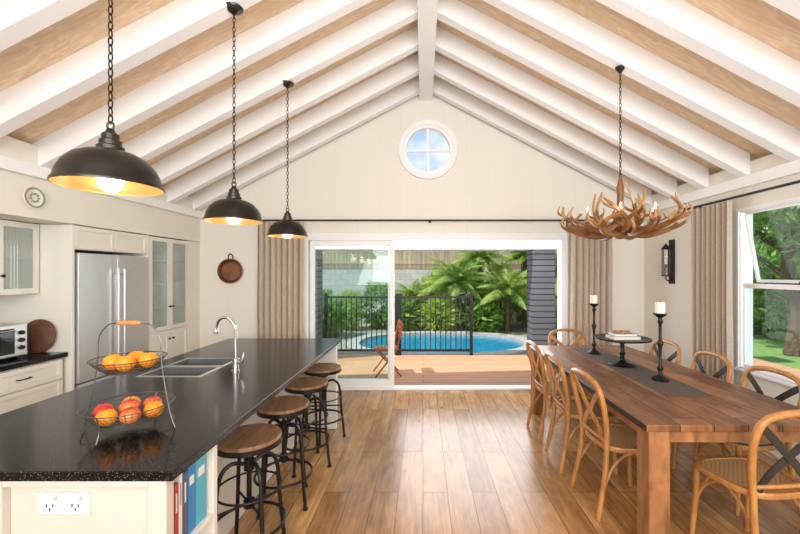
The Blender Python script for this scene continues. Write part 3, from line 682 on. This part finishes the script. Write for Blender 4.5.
part(t,'plate',MB().lathe([(.001,.23),(.20,.232),(.235,.24),(.237,.254),(.228,.254),(.21,.244),(.001,.244)],(0,0,0),40),blackm)
zt=RZ2+.2445
mkbook('linen',(.62,.58,.52),.028,.17,.24,'small pale linen book lying flat on the cake stand',(1.95,3.55,zt+.0005),(pi/2,0,0),(.3,.28,.25))
mkbook('grey_linen',(.35,.38,.40),.022,.14,.20,'small grey book stacked on a pale linen book',(1.93,3.54,zt+.029),(pi/2,0,0),(.7,.68,.65))
m=MB()
for q in range(24):
    a=2*pi*q/24;rr=.048+.008*math.sin(3*a);m.ball((rr*math.cos(a)*1.3,rr*math.sin(a),.010),.0095,0,8)
solo('bead_garland',m,chairw,'string of wooden beads on a small book stack','bead garland',(1.83,3.47,zt+.0515))
# ---------------------------------------------------------------- chairs
so=[]
for q in range(40):
    a=2*pi*q/40;c,s=math.cos(a),math.sin(a)
    x=.215*math.copysign(abs(c)**.62,c);y=.205*math.copysign(abs(s)**.62,s);so.append((x*(1+.09*y/.205),y+.0))
def chair(strapmat,lab):
    t=thing('dining_chair',lab,'chair',(0,0,0),0,'cross-back dining chairs around the table')
    m=MB()
    n=len(so)
    rings=[(1,.435),(1.01,.445),(1,.462),(.985,.466),(.86,.466),(.86,.44),(.9,.435)]
    vs=[(x*s_,y*s_,z) for s_,z in rings for x,y in so];fs=[]
    for i in range(len(rings)):
        j=(i+1)%len(rings)
        for q in range(n): fs.append((i*n+q,i*n+(q+1)%n,j*n+(q+1)%n,j*n+q))
    m.add(vs,fs,0,True)
    part(t,'seat_frame',m,chairw)
    part(t,'seat',MB().pad([(x*.865,y*.865) for x,y in so],[(1,.448),(1,.46),(.9,.457),(.5,.452)]),rattan,'woven rattan seat')
    for s in (-1,1):
        part(t,'leg',MB().tube(cat([(s*.175,.165,.45),(s*.178,.172,.25),(s*.188,.19,0.0)],4),[.018]*4+[.016]*4+[.012],10),chairw)
        part(t,'leg',MB().tube(cat([(s*.172,-.185,.46),(s*.178,-.20,.28),(s*.195,-.255,0.0)],4),[.017]*4+[.017]*4+[.014],10),chairw)
    hoop=[(-.172,-.185,.45),(-.185,-.19,.55),(-.208,-.215,.68),(-.215,-.24,.79),(-.18,-.258,.87),(-.09,-.268,.90),(0,-.27,.905),(.09,-.268,.90),(.18,-.258,.87),(.215,-.24,.79),(.208,-.215,.68),(.185,-.19,.55),(.172,-.185,.45)]
    bk=part(t,'backrest',MB().tube(cat(hoop,5),.0185,10),chairw)
    def strap(s):
        pts=cat([(s*.195,-.245,.84),(s*.10,-.232,.755),(0,-.215+.004*s,.655),(-s*.09,-.20,.57),(-s*.15,-.188,.475)],5)
        m=MB();vs=[];n=len(pts)
        for i,p in enumerate(pts):
            tt=(pts[min(i+1,n-1)]-pts[max(i-1,0)]).normalized();w=tt.cross(Vector((0,1,0))).normalized()*.020;d=Vector((0,.004,0))
            vs+=[p-w-d,p+w-d,p+w+d,p-w+d]
        fs=[(0,1,2,3),((n-1)*4+3,(n-1)*4+2,(n-1)*4+1,(n-1)*4)]
        for i in range(n-1):
            for q in range(4): fs.append((i*4+q,i*4+(q+1)%4,(i+1)*4+(q+1)%4,(i+1)*4+q))
        return m.add(vs,fs,0,False)
    for s in (-1,1): part(bk,'cross_strap',strap(s),strapmat)
    part(bk,'seat_rail',MB().tube(cat([(-.17,-.19,.50),(0,-.215,.51),(.17,-.19,.50)],5),.011,8),chairw)
    br=MB()
    for s in (-1,1): br.tube(cat([(s*.180,.178,.20),(s*.165,.12,.34),(s*.16,0,.415),(s*.165,-.13,.34),(s*.182,-.208,.20)],5),.009,8)
    br.tube(cat([(-.18,.178,.20),(-.12,.165,.34),(0,.16,.415),(.12,.165,.34),(.18,.178,.20)],5),.009,8)
    part(t,'brace',br,chairw,'bentwood brace under the seat')
    return t
darkstrap=M('dark_iron_strap',(.03,.028,.027),(.05,.045,.04),.5,.3)
labW='honey oak cross-back dining chair with woven seat'
labB='honey oak dining chair with dark metal cross back'
cw=chair(chairw,labW);cb=chair(darkstrap,labB)
cw.location=(1.385,2.66,0);cw.rotation_euler=(0,0,-pi/2+.04)
dup(cw,(1.365,3.22,0),-pi/2-.03);dup(cw,(1.36,3.80,0),-pi/2);dup(cw,(1.78,4.42,0),pi+.03)
cb.location=(1.86,2.155,0);cb.rotation_euler=(0,0,.10)
rc=[(2.26,2.70),(2.25,3.28),(2.23,3.86)]
for i,(x,y) in enumerate(rc):
    dup(cb,(x,y,0),pi/2+(.05,-.04,0)[i],labB+' and grey cushion')
    solo('seat_cushion',MB().pad([(a*.96,b*.96) for a,b in so],[(.9,0),(1,.01),(1,.03),(.93,.045),(.5,.05)]),greyfab,'flat grey fabric cushion on a dining chair','cushion',(x,y,.466),pi/2,'grey chair cushions')
# ---------------------------------------------------------------- antler chandelier
CX,CY=1.60,3.064
t=thing('antler_chandelier','rustic antler chandelier with candle lights hung from chain','chandelier',(CX,CY,1.90))
def antler(a,L,rise,r0,tines,z0,curl=.15,start=.04):
    m=MB();c,s=math.cos(a),math.sin(a)
    def P(u,z,side=0): return (u*c-side*s,u*s+side*c,z)
    main=cat([P(start,z0),P(start+L*.3,z0-.035,curl*.5),P(start+L*.65,z0-.01+rise*.1,curl*.95),P(start+L*.95,z0+rise*.5,curl*.8),P(start+L*.96,z0+rise,curl*.3)],6)
    n=len(main);rad=[r0*(1-.72*(i/(n-1))**1.3) for i in range(n)]
    m.tube(main[:int(n*.72)],rad[:int(n*.72)],8,0);m.tube(main[int(n*.72)-1:],rad[int(n*.72)-1:],8,1)
    for f,h,sd,out in tines:
        p=main[int(f*(n-1))];rr=rad[int(f*(n-1))]*.88
        q=cat([p,p+Vector(P(out*.9,h*.25,sd*.8)),p+Vector(P(out*1.2,h*.65,sd*1.3)),p+Vector(P(out*.8,h,sd*1.15))],4);k2=len(q)
        m.tube(q[:k2//2+1],[rr*(1-.75*i/(k2-1)) for i in range(k2//2+1)],7,0)
        m.tube(q[k2//2:],[rr*(1-.75*i/(k2-1)) for i in range(k2//2,k2)],7,1)
    m.ball(P(start,z0),r0*1.35,0,8)
    return m
for q in range(12):
    a=2*pi*q/12+.2
    sg=1 if q%2 else -1
    part(t,'antler',antler(a,.39+.02*sg,.14+.03*sg,.029,[(.22,.10,.06*sg,.02),(.38,.13,-.07*sg,.02),(.56,.12,.08*sg,.05),(.76,.10,-.07*sg,.04)],.045+.035*(q%2),.18*sg),[antm,tipm])
for q in range(5):
    a=2*pi*q/5+.5
    part(t,'antler',antler(a,.16,.24+.04*(q%2),.025,[(.35,.09,.06,.04),(.62,.09,-.07,.04)],.12,.10*(1 if q%2 else -1),.03),[antm,tipm],'upright inner antler')
part(t,'hub',MB().lathe([(.001,-.02),(.04,-.01),(.055,.02),(.045,.08),(.03,.14),(.024,.34),(.030,.40),(.014,.47),(.001,.49)],(0,0,0),16),antm)
for q in range(6):
    a=2*pi*q/6+.05;x,y=.27*math.cos(a),.27*math.sin(a)
    p=part(t,'candle_light',MB().lathe([(.001,.12),(.022,.123),(.024,.132),(.011,.135),(.0105,.185),(.001,.185)],(x,y,0),14),tipm)
    part(p,'bulb',MB().lathe([(.006,.185),(.012,.203),(.009,.225),(.001,.245)],(x,y,0),10),frost)
    part(t,'candle_arm',MB().tube(cat([(0,0,.02),(x*.5,y*.5,.04),(x*.9,y*.9,.08),(x,y,.122)],4),.007,6),antm)
part(t,'chain',chain(MB(),0,0,.475,zb(CX)-1.90-.03),blackm)
part(t,'canopy',MB().lathe([(.001,-.05),(.010,-.045),(.02,-.03),(.035,-.015),(.04,0),(.001,0)],(0,0,zb(CX)-1.90+.005),24),blackm)
t=thing('wall_sconce','tall black lantern wall sconce with glass and candle','wall lamp',(XR,4.62,1.75))
part(t,'backplate',MB().box(-.015,0,-.05,.05,-.27,.27),blackm,bevel=.004)
part(t,'bracket',MB().tube(cat([(-.015,0,-.20),(-.045,0,-.235),(-.08,0,-.21),(-.08,0,-.17)],5),.008,8).lathe([(.001,-.18),(.05,-.175),(.05,-.16),(.001,-.16)],(-.08,0,0),20),blackm)
part(t,'glass_shade',MB().lathe([(.043,-.16),(.043,.15)],(-.08,0,0),24),gl)
part(t,'cage',MB().tube([(-.08,.046,-.16),(-.08,.046,.15)],.005,5).tube([(-.08,-.046,-.16),(-.08,-.046,.15)],.005,5).tube([(-.126,0,-.16),(-.126,0,.15)],.005,5),blackm)
part(t,'candle',MB().lathe([(.001,-.16),(.016,-.16),(.016,-.03),(.001,-.03)],(-.08,0,0),16),copper)
part(t,'cap',MB().lathe([(.050,.15),(.053,.155),(.03,.19),(.012,.21),(.001,.235)],(-.08,0,0),20).tube([(-.015,0,.18),(-.08,0,.18)],.006,6),blackm)
# ---------------------------------------------------------------- outside
ZD=-.05
solo('deck',MB().box(-6,6.5,5.345,7.75,-.2,ZD),deckm,'warm timber deck outside the sliding doors','deck')
PX,PY,PRX,PRY=.45,9.35,2.0,1.35
def po(r,n=72):
    return [(PX+(PRX+r)*math.copysign(abs(math.cos(2*pi*k/n))**.85,math.cos(2*pi*k/n)),PY+(PRY+r)*math.copysign(abs(math.sin(2*pi*k/n))**.85,math.sin(2*pi*k/n))) for k in range(n)]
a=po(0);b=po(.3)
def ringmesh(a,b,z0,z1):
    n=len(a);vs=[(x,y,z1) for x,y in a]+[(x,y,z1) for x,y in b]+[(x,y,z0) for x,y in a]+[(x,y,z0) for x,y in b];fs=[]
    for i in range(n):
        j=(i+1)%n;fs+=[(i,j,n+j,n+i),(2*n+i,2*n+j,j,i),(n+i,n+j,3*n+j,3*n+i),(3*n+i,3*n+j,2*n+j,2*n+i)]
    return MB().add(vs,fs)
t=thing('swimming_pool','blue swimming pool with pale curved stone coping','swimming pool',(0,0,0))
part(t,'coping',ringmesh(a,b,-.5,-.06),paving)
part(t,'water',MB().prism(po(.02),-.3,-.13,'z'),waterm)
big=[]
for x,y in b:
    dx,dy=x-PX,y-PY;s=min((6.05 if dx>0 else 9.5)/max(abs(dx),1e-6),(3.62 if dy>0 else 1.6)/max(abs(dy),1e-6));big.append((PX+dx*s,PY+dy*s))
g=ringmesh(b,big,-.4,-.10)
solo('garden_ground',g,M('garden_soil',(.27,.25,.18),(.34,.32,.23),.9,scale=12),'pale planted garden ground around the pool','ground')
solo('lawn',MB().box(6.52,30,-6,30,-.30,-.21),grass,'green mown lawn beside the house','lawn')
solo('retaining_wall',MB().box(-9,6.4,13.0,13.2,-.3,1.75),blockm,'pale beige concrete block retaining wall behind the pool','wall')
solo('bamboo_fence',MB().box(-9,6.4,13.25,13.3,-.3,2.9).box(-9,6.4,13.20,13.26,2.7,2.76).box(-9,6.4,13.20,13.26,1.95,2.01),bambm,'weathered tan brushwood fence above the block wall','fence')
for x0,x1,lab in ((-2.42,-2.02,'charcoal weatherboard verandah column'),(2.09,2.52,'charcoal weatherboard verandah column beside the pool fence')):
    solo('verandah_column',MB().box(x0,x1,7.2,7.6,ZD,2.07),weath,lab,'column',group='verandah columns')
solo('verandah_beam',MB().box(-6,6,7.15,7.65,2.07,2.46),M('verandah_white',(.95,.95,.95),(.93,.93,.93),.5),'long white verandah beam resting on columns','beam')
def fence(x0,x1,y,lab):
    t=thing('pool_fence',lab,'pool fence',(x0,y,-.05),0,'black pool fence sections')
    L=x1-x0
    part(t,'top_rail',MB().box(0,L,-.02,.02,1.16,1.2),blackm);part(t,'bottom_rail',MB().box(0,L,-.02,.02,.08,.12),blackm)
    n=int(L/.1)
    for i in range(1,n):
        x=L*i/n;part(t,'baluster',MB().box(x-.009,x+.009,-.009,.009,.12,1.16),blackm)
    for x in (0,L): part(t,'post',MB().box(x-.03,x+.03,-.03,.03,0,1.25),blackm)
fence(-1.97,-.53,7.68,'black metal pool fence panel with thin vertical bars')
fence(-.47,.98,7.68,'black metal pool fence panel with thin vertical bars')
fence(2.57,4.3,7.68,'black metal pool fence panel beside the column')
fence(-4.0,-2.48,7.68,'black metal pool fence panel with thin vertical bars')
def folding(mat_,lab,loc,rz):
    t=thing('outdoor_chair',lab,'chair',loc,rz)
    s=MB()
    for i in range(6): s.box(-.2,.2,-.18+i*.065,-.13+i*.065,.43,.445)
    part(t,'seat',s,mat_)
    bk=MB()
    for z in (.58,.66,.74,.82): bk.box(-.2,.2,-.235,-.22,z,z+.05)
    part(t,'backrest',bk,mat_)
    for sx in (-.21,.21):
        part(t,'leg',MB().tube([(sx,.2,0.01),(sx,-.15,.45),(sx,-.235,.88)],.013,8),mat_)
        part(t,'leg',MB().tube([(sx*.9,-.22,0.01),(sx*.9,.18,.44)],.013,8),mat_)
folding(redm,'reddish slatted folding chair on the deck by the door',(-.60,6.2,ZD),pi/2+.2)
# planting
def leaves(mb,c,rad,n,size,rnd,long=2.0):
    for _ in range(n):
        while 1:
            p=Vector((rnd.uniform(-1,1),rnd.uniform(-1,1),rnd.uniform(-1,1)))
            if .35<p.length<1:break
        o=Vector((c[0]+p.x*rad[0],c[1]+p.y*rad[1],c[2]+p.z*rad[2]))
        d=(p.normalized()+Vector((rnd.uniform(-1,1),rnd.uniform(-1,1),rnd.uniform(-.6,1)))).normalized()
        s=d.cross(Vector((rnd.uniform(-1,1),rnd.uniform(-1,1),rnd.uniform(-1,1)))).normalized()
        l=size*rnd.uniform(.6,1.3)*long;wd=size*rnd.uniform(.5,.9)*.5
        mb.add([o,o+d*l*.5+s*wd,o+d*l,o+d*l*.5-s*wd],[(0,1,2,3)])
def shrub(seed,mat_,n=900,size=.09,sz=1.0):
    r=random.Random(seed);t=thing('shrub','x','shrub')
    m=MB()
    for q in range(7):
        a=r.uniform(0,6.28);m.tube([(0,0,0),(.25*math.cos(a),.25*math.sin(a),.4*sz),(.4*math.cos(a+.3),.4*math.sin(a+.3),.85*sz)],[.03,.02,.008],5)
    part(t,'branch',m,bark)
    lm=MB();leaves(lm,(0,0,.62*sz),(.5,.5,.6*sz),n,size,r);part(t,'foliage',lm,mat_)
    return t
sh=[shrub(1,leafg),shrub(2,leafd,1000,.10),shrub(3,leafl,800,.12),shrub(4,leafg,700,.17)]
sl=['leafy green shrub in the garden bed','dark green shrub in the garden bed','lime green leafy shrub in the garden bed','broad-leaved green shrub in the garden bed']
spots=[(0,-5.2,11.6,1),(2,-4.2,11.8,1),(0,-3.2,11.9,1),(2,-2.3,11.6,1.1),(0,-1.4,11.9,1.2),(3,-.6,11.5,.9),(2,.4,12.2,1.3),(0,1.5,12.3,1.8),(2,2.5,12.3,1.9),(3,3.5,12.2,1.8),(0,4.0,10.6,1.3),(2,4.7,9.5,1),(1,4.7,11.8,1.9),(3,3.4,9.3,1),(0,5.6,10.7,1.3),(1,5.5,8.9,1.2),(2,4.2,8.3,1),(0,-3.0,8.9,.8),(3,-2.7,10.3,.9),(2,-4.4,9.6,1),(2,.5,11.4,.8),(3,1.8,11.2,.8)]
used=set()
for k2,x,y,hs in spots:
    s=R.uniform(.8,1.0)
    if k2 in used: o=dup(sh[k2],(x,y,-.11),R.uniform(0,6))
    else: o=sh[k2];o.location=(x,y,-.11);used.add(k2)
    o.scale=(s,s,s*hs);o['label']=sl[k2];o['group']='garden shrubs';o['category']='shrub'
def frond(L,rnd):
    m=MB();n=46;pts=[]
    for i in range(n+1):
        t_=i/n;pts.append(Vector((L*(t_*.95),0,L*(.55*t_-.75*t_*t_))))
    m.tube(pts,[.016*(1-.85*i/n) for i in range(n+1)],5)
    for i in range(4,n):
        t_=i/n;p=pts[i];tt=(pts[i+1]-pts[i-1]).normalized()
        ll=L*.34*math.sin(pi*min(1,.12+t_*.88))**.6*(1.05-.5*t_)
        for s in (-1,1):
            for e in (0,.5):
                d=(tt*.6+Vector((0,s*.85,-.35+rnd.uniform(-.18,.12)))).normalized();o=p+tt*(L/n)*e
                w=tt*.0065
                m.add([o-w,o+w,o+d*ll*.6+w*.9+Vector((0,0,-.02)),o+d*ll+Vector((0,0,-.16*ll)),o+d*ll*.6-w*.9+Vector((0,0,-.02))],[(0,1,2,3,4)])
    return m
fm=[mkmesh('frond',frond(1.5,R),leafl),mkmesh('frond',frond(1.25,R),leafg)]
def palm(loc,h,nf,lab,sc=1):
    t=thing('palm_tree',lab,'palm tree',loc,R.uniform(0,6),'garden palms')
    part(t,'trunk',MB().tube([(0,0,0),(.03,0,h*.5),(0,0,h)],[.10,.075,.06],10),bark)
    for i in range(nf):
        a=2.4*i;ti=-1.1+1.35*(i/nf)
        o=part(t,'frond',None,None,mesh=fm[i%2],loc=(0,0,h),rot=(0,ti*.95,a));s_=sc*R.uniform(.85,1.08);o.scale=(s_,s_,s_)
palm((1.0,11.5,-.11),1.35,30,'feathery bright green palm beside the pool',.92)
palm((2.5,11.15,-.11),1.05,30,'low feathery palm beside the pool',.95)
palm((-.35,12.0,-.11),.9,20,'small feathery palm in front of the block wall',.6)
palm((4.0,11.3,-.11),1.6,26,'taller palm in front of the fence',.98)
palm((1.8,11.9,-.11),2.1,30,'tall feathery palm in front of the fence',.66)
palm((3.2,11.9,-.11),2.2,30,'tall bushy palm in front of the fence',.66)
def tree(loc,h,r,mat_,seed,lab,n=2600,size=.16,lowz=.6):
    rd=random.Random(seed);t=thing('tree',lab,'tree',loc,0,'garden trees')
    m=MB().tube(cat([(0,0,0),(.1,0,h*.3),(-.05,.1,h*.6),(0,0,h)],4),[.16-.01*i for i in range(13)],8)
    for q in range(7):
        a=rd.uniform(0,6.28);z=h*rd.uniform(.4,.8);m.tube([(0,0,z),(r*.4*math.cos(a),r*.4*math.sin(a),z+r*.3),(r*.8*math.cos(a),r*.8*math.sin(a),z+r*.6)],[.06,.04,.015],6)
    part(t,'trunk',m,bark)
    lm=MB()
    for q in range(6):
        a=rd.uniform(0,6.28);leaves(lm,(r*.5*math.cos(a),r*.5*math.sin(a),h*rd.uniform(lowz,1.1)),(r*.6,r*.6,r*.6),n//6,size,rd)
    part(t,'foliage',lm,mat_)
tree((-2.3,18.0,-.3),6.0,2.0,leafd,11,'tall dark leafy tree behind the fence')
tree((1.9,18.0,-.3),3.6,1.8,leafg,12,'leafy green tree behind the fence')
tree((5.6,17.4,-.3),4.0,1.7,leafd,13,'dense dark tree behind the fence')
tree((8.2,8.4,-.21),3.3,1.5,leafg,14,'leafy tree on the lawn outside the side window',4500,.11,.7)
tree((9.9,11.3,-.21),2.0,1.7,leafg,15,'bushy tree beyond the lawn',5000,.12,.1)
tree((13.0,13.2,-.21),2.4,2.0,leafl,16,'bright green tree beyond the lawn',5000,.13,.1)
tree((12.0,17.8,-.21),4.4,1.9,leafd,17,'large dark tree beyond the lawn',4500,.2,.30)
tree((18.0,16.8,-.21),4.6,2.5,leafg,18,'large leafy tree beyond the lawn',5000,.2,.15)
tree((16.6,22.4,-.21),6.0,2.6,leafd,19,'very tall dark tree beyond the lawn',4500,.25,.3)
# ---------------------------------------------------------------- light
w=bpy.data.worlds.new('sky');S.world=w;w.use_nodes=True;nt=w.node_tree;L=nt.links.new
bg=nt.nodes['Background'];tc=nt.nodes.new('ShaderNodeTexCoord');sp=nt.nodes.new('ShaderNodeSeparateXYZ');L(tc.outputs['Generated'],sp.inputs[0])
r=nt.nodes.new('ShaderNodeValToRGB');r.color_ramp.elements[0].color=(.62,.78,.95,1);r.color_ramp.elements[1].color=(.18,.38,.80,1);r.color_ramp.elements[1].position=.8;L(sp.outputs['Z'],r.inputs[0])
n=nt.nodes.new('ShaderNodeTexNoise');n.inputs['Scale'].default_value=9;n.inputs['Detail'].default_value=6;L(tc.outputs['Generated'],n.inputs['Vector'])
r2=nt.nodes.new('ShaderNodeValToRGB');r2.color_ramp.elements[0].position=.42;r2.color_ramp.elements[1].position=.66;L(n.outputs['Fac'],r2.inputs[0])
mx=nt.nodes.new('ShaderNodeMix');mx.data_type='RGBA';L(r2.outputs[0],mx.inputs[0]);L(r.outputs[0],mx.inputs[6]);mx.inputs[7].default_value=(.92,.95,1,1);L(mx.outputs[2],bg.inputs[0])
bg.inputs[1].default_value=1.0
s=bpy.data.lights.new('sun','SUN');s.energy=4.4;s.angle=.02;s.color=(1,.95,.85)
so_=bpy.data.objects.new('sun',s);C.objects.link(so_);so_.rotation_euler=Vector((-.50,-.19,.78)).to_track_quat('Z','Y').to_euler()
def area(name,loc,tgt,sx,sy,e,col=(1,1,1)):
    l=bpy.data.lights.new(name,'AREA');l.shape='RECTANGLE';l.size=sx;l.size_y=sy;l.energy=e;l.color=col
    o=bpy.data.objects.new(name,l);C.objects.link(o);o.location=loc;o.rotation_euler=(Vector(loc)-Vector(tgt)).to_track_quat('Z','Y').to_euler();return o
area('room_fill_rear',(.6,-3.7,2.4),(.3,4,2.0),5.0,2.2,215,(.99,.99,1))  # added fill light behind the camera, stands for no fitting
area('ceiling_fill_up',(.3,-1.6,1.75),(.3,-.4,4),4.5,2.0,155,(.99,.99,1))  # added upward fill that brightens the ceiling, no lamp there
area('door_daylight',(.75,5.6,1.4),(.6,1.5,1.4),2.2,1.6,46,(.97,.98,1))
area('beam_fill',(.2,5.5,2.2),(.2,7.2,2.2),4.5,.2,55,(1,.99,.96))  # made-up fill under the door head, added to whiten the beam
# ---------------------------------------------------------------- camera
cd=bpy.data.cameras.new('camera');cd.lens=17;cd.sensor_width=36;cd.shift_x=-23/800;cd.shift_y=7/800;cd.clip_start=.05
co=bpy.data.objects.new('camera',cd);C.objects.link(co);co.location=(0,0,1.6);co.rotation_euler=(pi/2,0,0);S.camera=co
S.view_settings.view_transform='Standard';S.view_settings.exposure=0.2
